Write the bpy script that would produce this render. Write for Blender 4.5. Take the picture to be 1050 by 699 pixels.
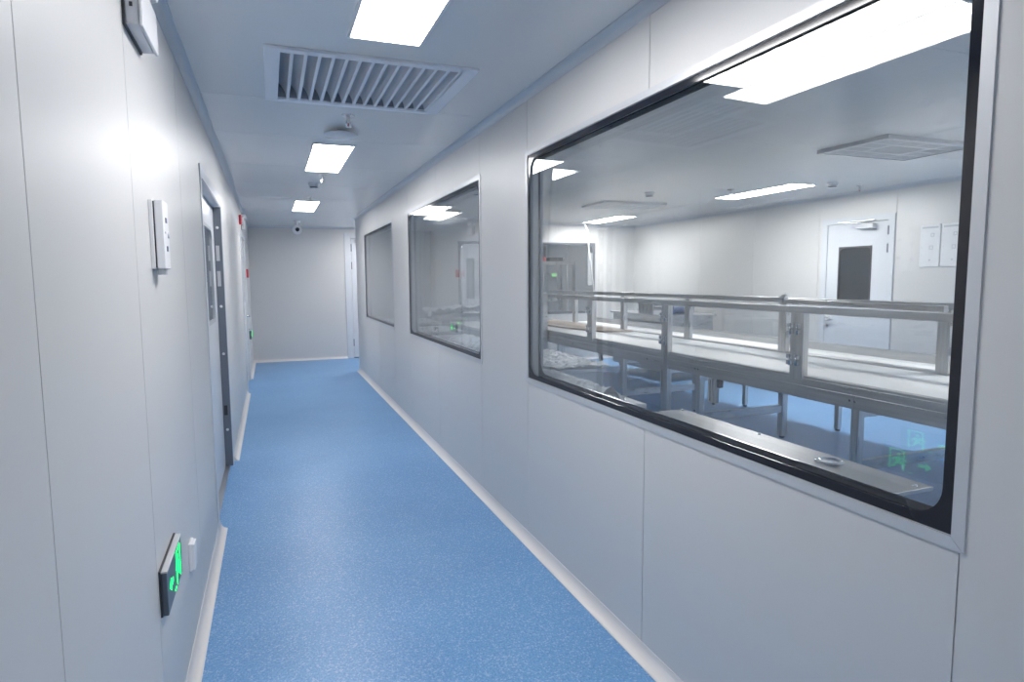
import bpy, math, random
from mathutils import Vector, Matrix
random.seed(7)
C = bpy.context.scene
for o in list(bpy.data.objects): bpy.data.objects.remove(o)
# ------------------------------------------------------------------ camera
F, YAW, PIT, ROLL = 647.36, 0.3637, 0.0975, -0.0069
fw = Vector((math.sin(YAW)*math.cos(PIT), math.cos(YAW)*math.cos(PIT), -math.sin(PIT)))
r0 = Vector((math.cos(YAW), -math.sin(YAW), 0)); u0 = r0.cross(fw)
rr = math.cos(ROLL)*r0 + math.sin(ROLL)*u0; uu = -math.sin(ROLL)*r0 + math.cos(ROLL)*u0
cd = bpy.data.cameras.new('camera'); cam = bpy.data.objects.new('camera', cd); C.collection.objects.link(cam)
M = Matrix((rr, uu, -fw)).transposed().to_4x4(); M.translation = (0, 0, 1.5)
cam.matrix_world = M
cd.sensor_width = 36; cd.sensor_fit = 'HORIZONTAL'; cd.lens = F/1050*36; cd.clip_start = .02
C.camera = cam
# ------------------------------------------------------------------ world, exposure, lamp strength
w = bpy.data.worlds.new('world'); C.world = w; w.use_nodes = True
w.node_tree.nodes['Background'].inputs[0].default_value = (.8, .88, 1, 1)
w.node_tree.nodes['Background'].inputs[1].default_value = .05
C.view_settings.view_transform = 'Standard'; C.view_settings.look = 'None'
C.view_settings.gamma = 1; C.view_settings.use_curve_mapping = False
C.view_settings.exposure = 0.07
LAMP = 27.0          # radiance of the ceiling panel lights
try:
    C.cycles.max_bounces = 12; C.cycles.diffuse_bounces = 6; C.cycles.glossy_bounces = 6
    C.cycles.transparent_max_bounces = 32; C.cycles.sample_clamp_indirect = 6
    C.cycles.caustics_reflective = False
except Exception: pass
# ------------------------------------------------------------------ plan of the place (metres)
XL, XR, H = -0.345, 1.327, 2.492      # corridor walls and ceiling
TH = 0.086                            # partition thickness
XI = XR + TH                          # room side of the partition
XF = 6.5                              # far wall of the workroom
YE = 10.5                             # end wall of the workroom
YC = 10.605                           # outer corner of the partition
YEND = 12.49; YB = -3.5; YR = 15.0
ZB, ZT = 0.9516, 2.1626
# ------------------------------------------------------------------ materials
def mat(name, col=(.8,.8,.8), rough=.5, metal=0, spec=.5, emit=None, es=1, coat=0, aniso=0):
    m = bpy.data.materials.new(name); m.use_nodes = True
    b = m.node_tree.nodes['Principled BSDF']
    b.inputs['Base Color'].default_value = (*col, 1); b.inputs['Roughness'].default_value = rough
    b.inputs['Metallic'].default_value = metal; b.inputs['Specular IOR Level'].default_value = spec
    if coat: b.inputs['Coat Weight'].default_value = coat; b.inputs['Coat Roughness'].default_value = .08
    if emit: b.inputs['Emission Color'].default_value = (*emit, 1); b.inputs['Emission Strength'].default_value = es
    return m
def nodes(m): nt = m.node_tree; return nt, nt.nodes, nt.links, nt.nodes['Principled BSDF']
def vary(m, c1, c2, scale, stretch=(1,1,1), rlo=None, rhi=None, detail=3, lo=.35, hi=.65, bump=0):
    nt, n, l, b = nodes(m)
    tc = n.new('ShaderNodeTexCoord'); mp = n.new('ShaderNodeMapping'); mp.inputs['Scale'].default_value = stretch
    nz = n.new('ShaderNodeTexNoise'); nz.inputs['Scale'].default_value = scale; nz.inputs['Detail'].default_value = detail
    l.new(tc.outputs['Object'], mp.inputs[0]); l.new(mp.outputs[0], nz.inputs[0])
    cr = n.new('ShaderNodeValToRGB'); cr.color_ramp.elements[0].position = lo; cr.color_ramp.elements[1].position = hi
    cr.color_ramp.elements[0].color = (*c1, 1); cr.color_ramp.elements[1].color = (*c2, 1)
    l.new(nz.outputs[0], cr.inputs[0]); l.new(cr.outputs[0], b.inputs['Base Color'])
    if rlo is not None:
        mr = n.new('ShaderNodeMapRange'); mr.inputs[3].default_value = rlo; mr.inputs[4].default_value = rhi
        l.new(nz.outputs[0], mr.inputs[0]); l.new(mr.outputs[0], b.inputs['Roughness'])
    if bump:
        bp = n.new('ShaderNodeBump'); bp.inputs['Strength'].default_value = bump; bp.inputs['Distance'].default_value = .002
        l.new(nz.outputs[0], bp.inputs['Height']); l.new(bp.outputs[0], b.inputs['Normal'])
    return m
WALLC = (.665, .66, .65)
m_wall = mat('painted_steel_panel', WALLC, .43, .14, .2)
m_ceil = mat('ceiling_panel', (.80, .81, .815), .25, 0, .5)
m_trim = mat('aluminium_cove', (.56, .60, .645), .35, .15, .5)
m_cove = mat('cream_cove', (.74, .71, .69), .4, 0, .4)
m_frame = mat('satin_aluminium', (.60, .61, .625), .38, .35, .5)
m_frit = mat('black_glass_border', (.012, .014, .022), .08, 0, .5)
m_gasket = mat('dark_gasket', (.03, .032, .04), .5)
m_white = mat('white_plastic', (.80, .80, .81), .4)
m_lightgrey = mat('light_grey_plastic', (.60, .61, .64), .35)
m_sill = mat('grey_lining', (.50,.53,.56), .35, .4)
m_dark = mat('dark_plastic', (.035, .04, .05), .45)
m_darkbox = mat('slate_sign_body', (.085, .105, .13), .35)
m_red = mat('red_plastic', (.55, .03, .05), .4)
m_blade = mat('white_louvre', (.86, .89, .94), .4)
m_duct = mat('duct_inside', (.30, .33, .38), .8)
m_chrome = mat('chrome', (.75,.76,.78), .15, 1)
m_beige = vary(mat('kraft_board', (.45,.36,.29), .8), (.42,.34,.27), (.52,.43,.36), 6)
m_belt = mat('white_belt', (.86, .86, .85), .45)
m_hose = mat('pale_hose', (.42,.43,.45), .4)
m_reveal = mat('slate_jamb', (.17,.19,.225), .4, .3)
m_blue = mat('blue_motor', (.06,.09,.20), .4)
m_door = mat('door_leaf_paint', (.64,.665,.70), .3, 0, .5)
m_steel = vary(mat('brushed_stainless', (.5,.5,.5), .3, 1), (.47,.475,.48), (.60,.60,.605), 9, (1,.15,4), .22, .38)
m_steelpost = vary(mat('brushed_stainless_upright', (.5,.5,.5), .3, 1), (.49,.495,.50), (.62,.62,.62), 14, (3,3,.25), .22, .38)
m_plate = vary(mat('dull_stainless', (.5,.5,.5), .4, 1), (.36,.362,.365), (.46,.46,.462), 8, (1,.3,1), .34, .46)
m_lamp = mat('lit_diffuser', (.9,.9,.9), .5, emit=(1, .985, .99), es=LAMP)
m_lamp2 = mat('lit_workroom_diffuser', (.9,.9,.9), .5, emit=(1, .99, .985), es=LAMP*1.7)
m_green = mat('lit_green', (.01,.2,.05), .5, emit=(.01, 1, .17), es=2.2)
m_greenlamp = mat('green_indicator', (.1,.4,.1), .5, emit=(.35,1,.3), es=.9)
m_redlamp = mat('red_beacon_lens', (.7,.05,.08), .3, emit=(1,.08,.12), es=.35)
def glassmat(name, tint, f0=.04, rough=0.0):
    m = bpy.data.materials.new(name); m.use_nodes = True; nt = m.node_tree; n = nt.nodes; l = nt.links; n.clear()
    out = n.new('ShaderNodeOutputMaterial'); mix = n.new('ShaderNodeMixShader')
    tr = n.new('ShaderNodeBsdfTransparent'); tr.inputs[0].default_value = (*tint, 1)
    gl = n.new('ShaderNodeBsdfAnisotropic') if False else n.new('ShaderNodeBsdfGlossy'); gl.inputs['Roughness'].default_value = rough
    gl.inputs[0].default_value = (1,1,1,1)
    g = n.new('ShaderNodeNewGeometry'); d = n.new('ShaderNodeVectorMath'); d.operation = 'DOT_PRODUCT'
    l.new(g.outputs['Incoming'], d.inputs[0]); l.new(g.outputs['Normal'], d.inputs[1])
    def mth(op, a, b=None):
        x = n.new('ShaderNodeMath'); x.operation = op
        for i, v in enumerate((a, b)):
            if v is None: continue
            if isinstance(v, (int, float)): x.inputs[i].default_value = v
            else: l.new(v, x.inputs[i])
        return x.outputs[0]
    c = mth('ABSOLUTE', d.outputs['Value']); e = mth('SUBTRACT', 1, c); p = mth('POWER', e, 5)
    f = mth('ADD', mth('MULTIPLY', p, 1-f0), f0)
    l.new(f, mix.inputs[0]); l.new(tr.outputs[0], mix.inputs[1]); l.new(gl.outputs[0], mix.inputs[2]); l.new(mix.outputs[0], out.inputs[0])
    return m
m_glass = glassmat('window_glass', (.985, .992, .992))
m_glassdark = glassmat('smoked_glass', (.45, .50, .53))
m_acrylic = glassmat('clear_acrylic', (.95, .96, .97), .05)
def filmmat():
    m = bpy.data.materials.new('clear_plastic_film'); m.use_nodes = True; nt = m.node_tree; n = nt.nodes; l = nt.links; n.clear()
    out = n.new('ShaderNodeOutputMaterial'); mix = n.new('ShaderNodeMixShader'); mix.inputs[0].default_value = .85
    tr = n.new('ShaderNodeBsdfTransparent'); tr.inputs[0].default_value = (.9,.94,.97,1)
    pr = n.new('ShaderNodeBsdfPrincipled'); pr.inputs['Base Color'].default_value = (.84,.87,.90,1); pr.inputs['Roughness'].default_value = .12
    pr.inputs['Specular IOR Level'].default_value = 1
    tc = n.new('ShaderNodeTexCoord'); nz = n.new('ShaderNodeTexNoise'); nz.inputs['Scale'].default_value = 30; nz.inputs['Detail'].default_value = 5
    bp = n.new('ShaderNodeBump'); bp.inputs['Strength'].default_value = 1; bp.inputs['Distance'].default_value = .02
    l.new(tc.outputs['Object'], nz.inputs[0]); l.new(nz.outputs[0], bp.inputs['Height']); l.new(bp.outputs[0], pr.inputs['Normal'])
    l.new(tr.outputs[0], mix.inputs[1]); l.new(pr.outputs[0], mix.inputs[2]); l.new(mix.outputs[0], out.inputs[0])
    return m
m_film = filmmat()
def floormat():
    m = mat('blue_chip_vinyl', (.16,.3,.56), .38, 0, .45); nt, n, l, b = nodes(m)
    tc = n.new('ShaderNodeTexCoord')
    def nz(s, d, lo, hi, c1, c2, st=(1,1,1)):
        mp = n.new('ShaderNodeMapping'); mp.inputs['Scale'].default_value = st; l.new(tc.outputs['Object'], mp.inputs[0])
        t = n.new('ShaderNodeTexNoise'); t.inputs['Scale'].default_value = s; t.inputs['Detail'].default_value = d; l.new(mp.outputs[0], t.inputs[0])
        cr = n.new('ShaderNodeValToRGB'); e = cr.color_ramp.elements
        e[0].position = lo; e[1].position = hi; e[0].color = (*c1, 1); e[1].color = (*c2, 1); l.new(t.outputs[0], cr.inputs[0]); return cr.outputs[0]
    a = nz(130, 2, .34, .66, (.10,.265,.53), (.19,.385,.64), (1,.7,1))
    v = n.new('ShaderNodeTexVoronoi'); v.inputs['Scale'].default_value = 150; l.new(tc.outputs['Object'], v.inputs[0])
    sp = n.new('ShaderNodeSeparateColor'); l.new(v.outputs['Color'], sp.inputs[0])
    gt = n.new('ShaderNodeMapRange'); gt.inputs[1].default_value = .86; gt.inputs[2].default_value = .9; l.new(sp.outputs[0], gt.inputs[0])
    mx = n.new('ShaderNodeMixRGB'); mx.inputs[2].default_value = (.29,.44,.65,1); l.new(gt.outputs[0], mx.inputs[0]); l.new(a, mx.inputs[1])
    big = nz(1.6, 3, .3, .7, (.90,.92,.95), (1.06,1.05,1.03))
    mm = n.new('ShaderNodeMixRGB'); mm.blend_type = 'MULTIPLY'; mm.inputs[0].default_value = 1; l.new(mx.outputs[0], mm.inputs[1]); l.new(big, mm.inputs[2])
    l.new(mm.outputs[0], b.inputs['Base Color'])
    return m
m_floor = floormat()
# ------------------------------------------------------------------ mesh helpers
class MB:
    def __init__(s): s.v = []; s.f = []; s.sm = []
    def add(s, vs, fs, smooth=False):
        k = len(s.v); s.v += [tuple(p) for p in vs]; s.f += [tuple(i+k for i in f) for f in fs]; s.sm += [smooth]*len(fs); return s
    def box(s, x0, x1, y0, y1, z0, z1):
        x0, x1 = sorted((x0, x1)); y0, y1 = sorted((y0, y1)); z0, z1 = sorted((z0, z1))
        v = [(x, y, z) for z in (z0, z1) for y in (y0, y1) for x in (x0, x1)]
        return s.add(v, [(0,2,3,1), (4,5,7,6), (0,1,5,4), (2,6,7,3), (0,4,6,2), (1,3,7,5)])
    def prism(s, poly, ax, a0, a1, smooth=False):
        # poly: 2-D points; ax x -> (y,z), y -> (x,z), z -> (x,y)
        def P(p, a): return {'x': (a, p[0], p[1]), 'y': (p[0], a, p[1]), 'z': (p[0], p[1], a)}[ax]
        n = len(poly); v = [P(p, a0) for p in poly] + [P(p, a1) for p in poly]
        s.add(v, [tuple(range(n))[::-1], tuple(range(n, 2*n))])
        return s.add(v, [(i, (i+1) % n, n+(i+1) % n, n+i) for i in range(n)], smooth)
    def cyl(s, p0, p1, r0, r1=None, n=20, caps=True):
        r1 = r0 if r1 is None else r1
        p0 = Vector(p0); p1 = Vector(p1); d = (p1-p0).normalized(); a = d.orthogonal().normalized(); b = d.cross(a)
        v = [p0+r0*(math.cos(t)*a+math.sin(t)*b) for t in [2*math.pi*i/n for i in range(n)]]
        v += [p1+r1*(math.cos(t)*a+math.sin(t)*b) for t in [2*math.pi*i/n for i in range(n)]]
        s.add(v, [(i, (i+1) % n, n+(i+1) % n, n+i) for i in range(n)], True)
        if caps: s.add(v, [tuple(range(n))[::-1], tuple(range(n, 2*n))])
        return s
    def tube(s, pts, r, n=10):
        pts = [Vector(p) for p in pts]; rings = []
        up = Vector((.13, .21, 1)).normalized()
        for i, p in enumerate(pts):
            d = (pts[min(i+1, len(pts)-1)] - pts[max(i-1, 0)]).normalized()
            a = d.cross(up); a = a.normalized() if a.length > 1e-3 else d.orthogonal().normalized(); b = d.cross(a)
            rings.append([p + r*(math.cos(2*math.pi*k/n)*a + math.sin(2*math.pi*k/n)*b) for k in range(n)])
        v = [q for R in rings for q in R]; m = len(rings)
        s.add(v, [(i*n+k, i*n+(k+1) % n, (i+1)*n+(k+1) % n, (i+1)*n+k) for i in range(m-1) for k in range(n)], True)
        return s.add(v, [tuple(range(n))[::-1], tuple(range((m-1)*n, m*n))])
    def lathe(s, c, prof, n=28, ax='z'):
        # prof: (radius, height) pairs from bottom to top
        def P(r, h, t):
            a, b = r*math.cos(t), r*math.sin(t)
            return {'z': (c[0]+a, c[1]+b, c[2]+h), 'x': (c[0]+h, c[1]+a, c[2]+b), 'y': (c[0]+a, c[1]+h, c[2]+b)}[ax]
        v = [P(r, h, 2*math.pi*k/n) for r, h in prof for k in range(n)]
        m = len(prof)
        s.add(v, [(i*n+k, i*n+(k+1) % n, (i+1)*n+(k+1) % n, (i+1)*n+k) for i in range(m-1) for k in range(n)], True)
        return s.add(v, [tuple(range(n))[::-1], tuple(range((m-1)*n, m*n))])
def thing(name, loc=(0,0,0), label=None, cat=None, group=None, kind=None):
    o = bpy.data.objects.new(name, None); C.collection.objects.link(o); o.location = loc; o.empty_display_size = .1
    return tag(o, label, cat, group, kind)
def tag(o, label=None, cat=None, group=None, kind=None):
    for k, v in (('label', label), ('category', cat), ('group', group), ('kind', kind)):
        if v: o[k] = v
    return o
def obj(name, mb, m, parent=None, bevel=0, seg=2):
    """one mesh object; coordinates are world, or local to the thing when it has one"""
    me = bpy.data.meshes.new(name); me.from_pydata(mb.v, [], mb.f); me.materials.append(m)
    for p, sm in zip(me.polygons, mb.sm): p.use_smooth = sm
    import bmesh
    bm = bmesh.new(); bm.from_mesh(me); bmesh.ops.remove_doubles(bm, verts=bm.verts, dist=1e-6)
    bmesh.ops.recalc_face_normals(bm, faces=bm.faces); bm.edges.ensure_lookup_table()
    for e_ in bm.edges:
        if len(e_.link_faces) == 2 and e_.calc_face_angle(0) > .7: e_.smooth = False
    bm.to_mesh(me); bm.free()
    o = bpy.data.objects.new(name, me); C.collection.objects.link(o)
    if parent: o.parent = parent
    if bevel:
        b = o.modifiers.new('bevel', 'BEVEL'); b.width = bevel; b.segments = seg; b.limit_method = 'ANGLE'
    return o
def whole(name, mb, m, label, cat, group=None, bevel=0): return tag(obj(name, mb, m, None, bevel), label, cat, group)
def struct(name, mb, m, bevel=0): return tag(obj(name, mb, m, None, bevel), kind='structure')
def copy_tree(o, parent=None):
    c = o.copy(); C.collection.objects.link(c); c.parent = parent
    for ch in [x for x in kids.get(o.name, [])]: copy_tree(ch, c)
    return c
kids = {}
def refresh():
    kids.clear()
    for x in C.objects:
        if x.parent: kids.setdefault(x.parent.name, []).append(x)
def panels(ax, face, depth, u0, u1, z0, z1, holes=(), useams=(), zseams=(), gap=.004):
    """panel skin with real grooves over a backing slab. ax 'x' or 'y' = wall normal, 'z' = ceiling (u = y, z = x)."""
    mb = MB(); sg = 1 if depth > 0 else -1
    def put(a, b, ua, ub, za, zb):
        if ub-ua < 1e-5 or zb-za < 1e-5: return
        if ax == 'x': mb.box(a, b, ua, ub, za, zb)
        elif ax == 'y': mb.box(ua, ub, a, b, za, zb)
        else: mb.box(za, zb, ua, ub, a, b)
    us = sorted({u0, u1, *[h[0] for h in holes], *[h[1] for h in holes], *[s for s in useams if u0 < s < u1]})
    zs = sorted({z0, z1, *[h[2] for h in holes], *[h[3] for h in holes], *[s for s in zseams if z0 < s < z1]})
    for a, b in zip(us, us[1:]):
        for c, d in zip(zs, zs[1:]):
            if any(h[0] <= (a+b)/2 <= h[1] and h[2] <= (c+d)/2 <= h[3] for h in holes): continue
            put(face+sg*.004, face+depth, a, b, c, d)
            ga = gap/2 if a in useams else 0; gb = gap/2 if b in useams else 0
            gc = gap/2 if c in zseams else 0; gd = gap/2 if d in zseams else 0
            put(face, face+sg*.004, a+ga, b-gb, c+gc, d-gd)
    return mb
# ------------------------------------------------------------------ shell
struct('floor', MB().box(-1.2, 7.2, YB-.2, YR+.2, -.1, 0), m_floor)
VX0, VX1, VY0, VY1 = .065, .905, 3.0, 3.745
cs = [-1.52+1.18*k for k in range(-1, 4)] + [3.80, 4.72, 5.90, 7.08, 8.26, 9.44, 10.62, 11.8]
struct('ceiling', panels('z', H, .1, YB-.1, YR+.1, -1.1, 7.1, [(VY0, VY1, VX0, VX1)], [round(c, 4) for c in cs], ()), m_ceil)
rs = [round(v, 4) for v in (-2.68, -1.5, -.3225, .8575, 2.055, 3.235, 4.075, 5.25, 6.43, 7.315, 8.46, 9.61)]
W1 = (.875, 3.230); W2 = (4.079, 6.425); W3 = (7.318, 9.602)
holes = [(a, b, ZB, ZT) for a, b in (W1, W2, W3)]
struct('wall_right', panels('x', XR, TH, YB, YC, 0, H, holes, rs), m_wall)
LD0, LD1, LDZ = 4.04, 5.54, 2.085
ls = [round(v, 4) for v in (-1.17, 0.01, 1.19, 2.03, 3.10, 6.2, 7.38, 8.56)]
D30, D31 = 9.12, 10.3
struct('wall_left', panels('x', XL, -.12, YB, YEND, 0, H, [(LD0, LD1, -.01, LDZ), (D30, D31, -.01, 2.1)], ls), m_wall)
struct('wall_end', panels('y', YEND, .1, XL-.12, 2.7, 0, H, [(1.42, 2.42, -.01, 2.34)], [.30]), m_wall)
struct('wall_back', panels('y', YB, -.1, XL-.1, 7.0, 0, H, (), (.5, 2.4, 3.58, 4.76, 5.94)), m_wall)
struct('wall_corner', MB().box(2.6, 2.66, YC-.04, YEND, 0, H), m_wall)
W4 = (3.02, 5.66)
struct('wall_inner_end', panels('y', YE, .06, XI, XF, 0, H, [(W4[0], W4[1], .86, 2.155)], (2.2, 3.0, 5.68)), m_wall)
struct('wall_corner_return', panels('y', YC, -.035, XI, 2.66, 0, H, (), ()), m_wall)
struct('wall_far', panels('x', XF, .1, YB, YR, 0, H, [(5.175, 6.01, -.01, 2.135)], (.5, 1.68, 2.86, 4.04, 5.10, 6.15, 7.3, 8.5, 9.7)), m_wall)
struct('wall_beyond', panels('y', YR-.4, .1, 2.6, 7.0, 0, H, (), (3.4, 4.58, 5.76)), m_wall)
struct('wall_beyond_left', MB().box(2.6, 2.66, YEND, YR-.4, 0, H), m_wall)

def cove_y(name, x, sx, y0, y1, z=0, rx=.0417, rz=.058, m=m_cove, sz=1, lip=.004):
    """concave cove running along y; x = wall face, sx = direction into the room, sz = +1 floor, -1 ceiling"""
    N = 8; poly = [(x, z), (x+sx*rx, z), (x+sx*rx, z+sz*lip)]
    for i in range(1, N):
        t = math.pi/2*i/N
        poly.append((x+sx*(lip*.6+(rx-lip*.6)*(1-math.sin(t))), z+sz*(lip+(rz-lip)*(1-math.cos(t)))))
    poly += [(x+sx*lip*.6, z+sz*rz), (x, z+sz*rz)]
    mb = MB().prism(poly, 'y', y0, y1); return struct(name, mb, m)
def cove_x(name, y, sy, x0, x1, z=0, ry=.0417, rz=.045, m=m_cove, sz=1, lip=.004):
    N = 8; poly = [(y, z), (y+sy*ry, z), (y+sy*ry, z+sz*lip)]
    for i in range(1, N):
        t = math.pi/2*i/N
        poly.append((y+sy*(lip*.6+(ry-lip*.6)*(1-math.sin(t))), z+sz*(lip+(rz-lip)*(1-math.cos(t)))))
    poly += [(y+sy*lip*.6, z+sz*rz), (y, z+sz*rz)]
    mb = MB().prism(poly, 'x', x0, x1); return struct(name, mb, m)
cove_y('baseboard_right', XR, -1, YB, YC)
cove_y('baseboard_left', XL, 1, YB, 4.10)
cove_y('baseboard_left_middle', XL, 1, 5.66, 9.04)
cove_y('baseboard_left_end', XL, 1, 10.38, YEND-.042)
cove_x('baseboard_end', YEND, -1, XL, 1.35)
cove_x('baseboard_corner', YC, 1, XR, 2.6)
cove_y('baseboard_far_wall', XF, -1, YB, 5.08, m=m_cove); cove_y('baseboard_far_wall_end', XF, -1, 6.1, YE, m=m_cove)
cove_x('baseboard_inner_end', YE, -1, XI, XF)
cove_y('trim_1', XR, -1, YB, YC, H, .042, .042, m_trim, -1)
cove_y('trim_2', XL, 1, YB, YEND, H, .042, .042, m_trim, -1)
cove_x('trim_3', YC, 1, XR, 2.6, H, .042, .042, m_trim, -1)
cove_x('trim_4', YEND, -1, XL, 2.6, H, .03, .03, m_trim, -1)
cove_y('trim_5', XF, -1, YB, YE, H, .042, .042, m_trim, -1)
cove_x('trim_6', YE, -1, XI, XF, H, .042, .042, m_trim, -1)
cove_y('trim_7', XI, 1, YB, YE, H, .042, .042, m_trim, -1)

# ------------------------------------------------------------------ windows
def rounded(u0, u1, z0, z1, r, n=8):
    p = []
    for cu, cz, t0 in ((u1-r, z1-r, 0), (u0+r, z1-r, 90), (u0+r, z0+r, 180), (u1-r, z0+r, 270)):
        for i in range(n+1):
            t = math.radians(t0+90*i/n); p.append((cu+r*math.cos(t), cz+r*math.sin(t)))
    return p
def ring(mb, ax, a0, a1, u0, u1, z0, z1, b, r):
    """flat border: square outside, rounded inside"""
    inn = rounded(u0+b, u1-b, z0+b, z1-b, r); n = len(inn); q = n//4
    out = []
    cor = [(u1, z1), (u0, z1), (u0, z0), (u1, z0)]
    for k in range(4): out += [cor[k]]*q
    def P(p, a): return (a, p[0], p[1]) if ax == 'x' else (p[0], a, p[1])
    # project: middle of each arc goes to the corner; ends go straight out
    out = []
    for k in range(4):
        for i in range(q):
            p = inn[k*q+i]
            cu, cz = cor[k]
            if i == 0: o_ = (cu, p[1]) if k in (0, 2) else (p[0], cz)
            elif i == q-1: o_ = (p[0], cz) if k in (0, 2) else (cu, p[1])
            else:
                h = (i/(q-1))
                if k in (0, 2): o_ = (cu, inn[k*q][1]+(cz-inn[k*q][1])*min(1, h*2)) if h <= .5 else (inn[k*q+q-1][0]+(cu-inn[k*q+q-1][0])*(2-2*h), cz)
                else: o_ = (inn[k*q][0]+(cu-inn[k*q][0])*min(1, h*2), cz) if h <= .5 else (cu, inn[k*q+q-1][1]+(cz-inn[k*q+q-1][1])*(2-2*h))
            out.append(o_)
    v = [P(p, a0) for p in inn]+[P(p, a0) for p in out]+[P(p, a1) for p in inn]+[P(p, a1) for p in out]
    fs = []
    for i in range(n):
        j = (i+1) % n
        fs += [(i, j, n+j, n+i), (2*n+i, 3*n+i, 3*n+j, 2*n+j), (i, 2*n+i, 2*n+j, j), (n+i, n+j, 3*n+j, 3*n+i)]
    return mb.add(v, fs)
def mitred(mb, ax, a0, a1, u0, u1, z0, z1, wd, g=.0006):
    U0, U1, Z0, Z1 = u0-wd, u1+wd, z0-wd, z1+wd
    for q in ([(U0+g, Z0), (U1-g, Z0), (u1-g, z0), (u0+g, z0)], [(U0+g, Z1), (U1-g, Z1), (u1-g, z1), (u0+g, z1)],
              [(U0, Z0+g), (U0, Z1-g), (u0, z1-g), (u0, z0+g)], [(U1, Z0+g), (U1, Z1-g), (u1, z1-g), (u1, z0+g)]):
        mb.prism(q, ax, a0, a1)
    return mb
def pane(x, t, u0, u1, z0, z1, D, V, nu=28, nz=18):
    mb = MB(); vs = []
    for s in (0, t):
        for i in range(nu+1):
            for j in range(nz+1):
                a = 2*i/nu-1; b = 2*j/nz-1
                vs.append((x+s+D*(1-b*b)+V*b, u0+(u1-u0)*i/nu, z0+(z1-z0)*j/nz))
    N = (nu+1)*(nz+1); ix = lambda i, j: i*(nz+1)+j; fs = []
    for i in range(nu):
        for j in range(nz):
            f = (ix(i,j), ix(i+1,j), ix(i+1,j+1), ix(i,j+1)); fs += [f, tuple(N+k for k in f[::-1])]
    for i in range(nu):
        for j in (0, nz): fs.append((ix(i,j), ix(i+1,j), N+ix(i+1,j), N+ix(i,j)))
    for j in range(nz):
        for i in (0, nu): fs.append((ix(i,j), ix(i,j+1), N+ix(i,j+1), N+ix(i,j)))
    return mb.add(vs, fs, True)
def window(n, u0, u1):
    t = thing(f'window_{n}', (0, 0, 0), kind='structure')
    obj('window_frame', mitred(MB(), 'x', XR-.004, XR+.001, u0, u1, ZB, ZT, .028), m_frame, t)
    obj('window_frame', mitred(MB(), 'x', XI-.001, XI+.004, u0, u1, ZB, ZT, .028), m_frame, t)
    e = .002; mb = MB()
    mb.box(XR+.001, XI-.001, u0, u0+e, ZB, ZT).box(XR+.001, XI-.001, u1-e, u1, ZB, ZT).box(XR+.001, XI-.001, u0, u1, ZB, ZB+e).box(XR+.001, XI-.001, u0, u1, ZT-e, ZT)
    obj('spacer_lining', mb, m_sill, t)
    g = .0025
    obj('printed_border', ring(MB(), 'x', XR+.001, XR+.003, u0+g, u1-g, ZB+g, ZT-g, .024, .07), m_frit, t)
    obj('printed_border', ring(MB(), 'x', XR+.060, XR+.063, u0+g, u1-g, ZB+g, ZT-g, .024, .07), m_frit, t)
    g = .003
    obj('glass_pane', pane(XR+.0080, .003, u0+g, u1-g, ZB+g, ZT-g, .0, .002), m_glass, t)
    obj('glass_pane', pane(XR+.068, .004, u0+g, u1-g, ZB+g, ZT-g, -.012, .004), m_glass, t)
window(1, *W1); window(2, *W2); window(3, *W3)
t = thing('window_4', kind='structure')
obj('window_frame', mitred(MB(), 'y', YE-.004, YE+.001, W4[0], W4[1], .86, 2.155, .028), m_frame, t)
obj('printed_border', ring(MB(), 'y', YE+.001, YE+.003, W4[0], W4[1], .86, 2.155, .045, .09), mat('grey_border', (.09,.10,.12), .15), t)
obj('glass_pane', MB().box(W4[0], W4[1], YE+.004, YE+.009, .86, 2.155), m_glass, t)

# ------------------------------------------------------------------ doors
t = thing('door_1', kind='structure')                              # left, recessed, near
fr = MB()
for (a, b, c, d) in ((LD0-.075, LD0, 0, LDZ+.07), (LD1, LD1+.055, 0, LDZ+.07), (LD0, LD1, LDZ, LDZ+.07)): fr.box(XL, XL+.006, a, b, c, d)
obj('door_frame', fr, m_door, t, .002)
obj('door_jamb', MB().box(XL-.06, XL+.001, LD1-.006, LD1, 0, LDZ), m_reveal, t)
obj('door_jamb', MB().box(XL-.06, XL+.001, LD0, LD0+.006, 0, LDZ), m_door, t)
obj('door_head', MB().box(XL-.06, XL+.001, LD0+.006, LD1-.006, LDZ-.006, LDZ), m_door, t)
lf = MB(); gx0, gx1, gz0, gz1 = 4.70, 5.28, 1.215, 1.88; X0, X1 = XL-.10, XL-.055
for q in ((LD0+.01, gx0, .006, LDZ-.01), (gx1, LD1-.01, .006, LDZ-.01), (gx0, gx1, .006, gz0), (gx0, gx1, gz1, LDZ-.01)): lf.box(X0, X1, *q)
obj('door_leaf', lf, m_door, t)
obj('vision_panel', MB().box(X0+.01, X1-.006, gx0, gx1, gz0, gz1), m_glass, t)
obj('vision_panel_backing', MB().box(X0, X0+.005, gx0, gx1, gz0, gz1), mat('opaque_blind', (.50,.54,.56), .4), t)
obj('vision_panel_border', ring(MB(), 'x', X1-.005, X1+.002, gx0-.02, gx1+.02, gz0-.02, gz1+.02, .025, .05), m_sill, t)
for z in (1.92, 1.30, .92, .30): obj('screw_cap', MB().lathe((XL-.028, LD1-.006, z), [(.0, -.004), (.009, -.003), (.011, 0)], 14, 'y'), m_white, t)
for z in (1.72, 1.52): obj('strike_plate', MB().box(XL-.045, XL-.02, LD1-.009, LD1-.006, z-.06, z+.06).box(XL-.04, XL-.026, LD1-.011, LD1-.009, z-.03, z+.03), m_frame, t)
obj('strike_plate', MB().box(XL-.045, XL-.02, LD1-.009, LD1-.006, .42, .5), m_gasket, t)
obj('threshold', MB().box(XL-.06, XL-.02, LD0, LD1, 0, .004), m_steel, t)

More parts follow.
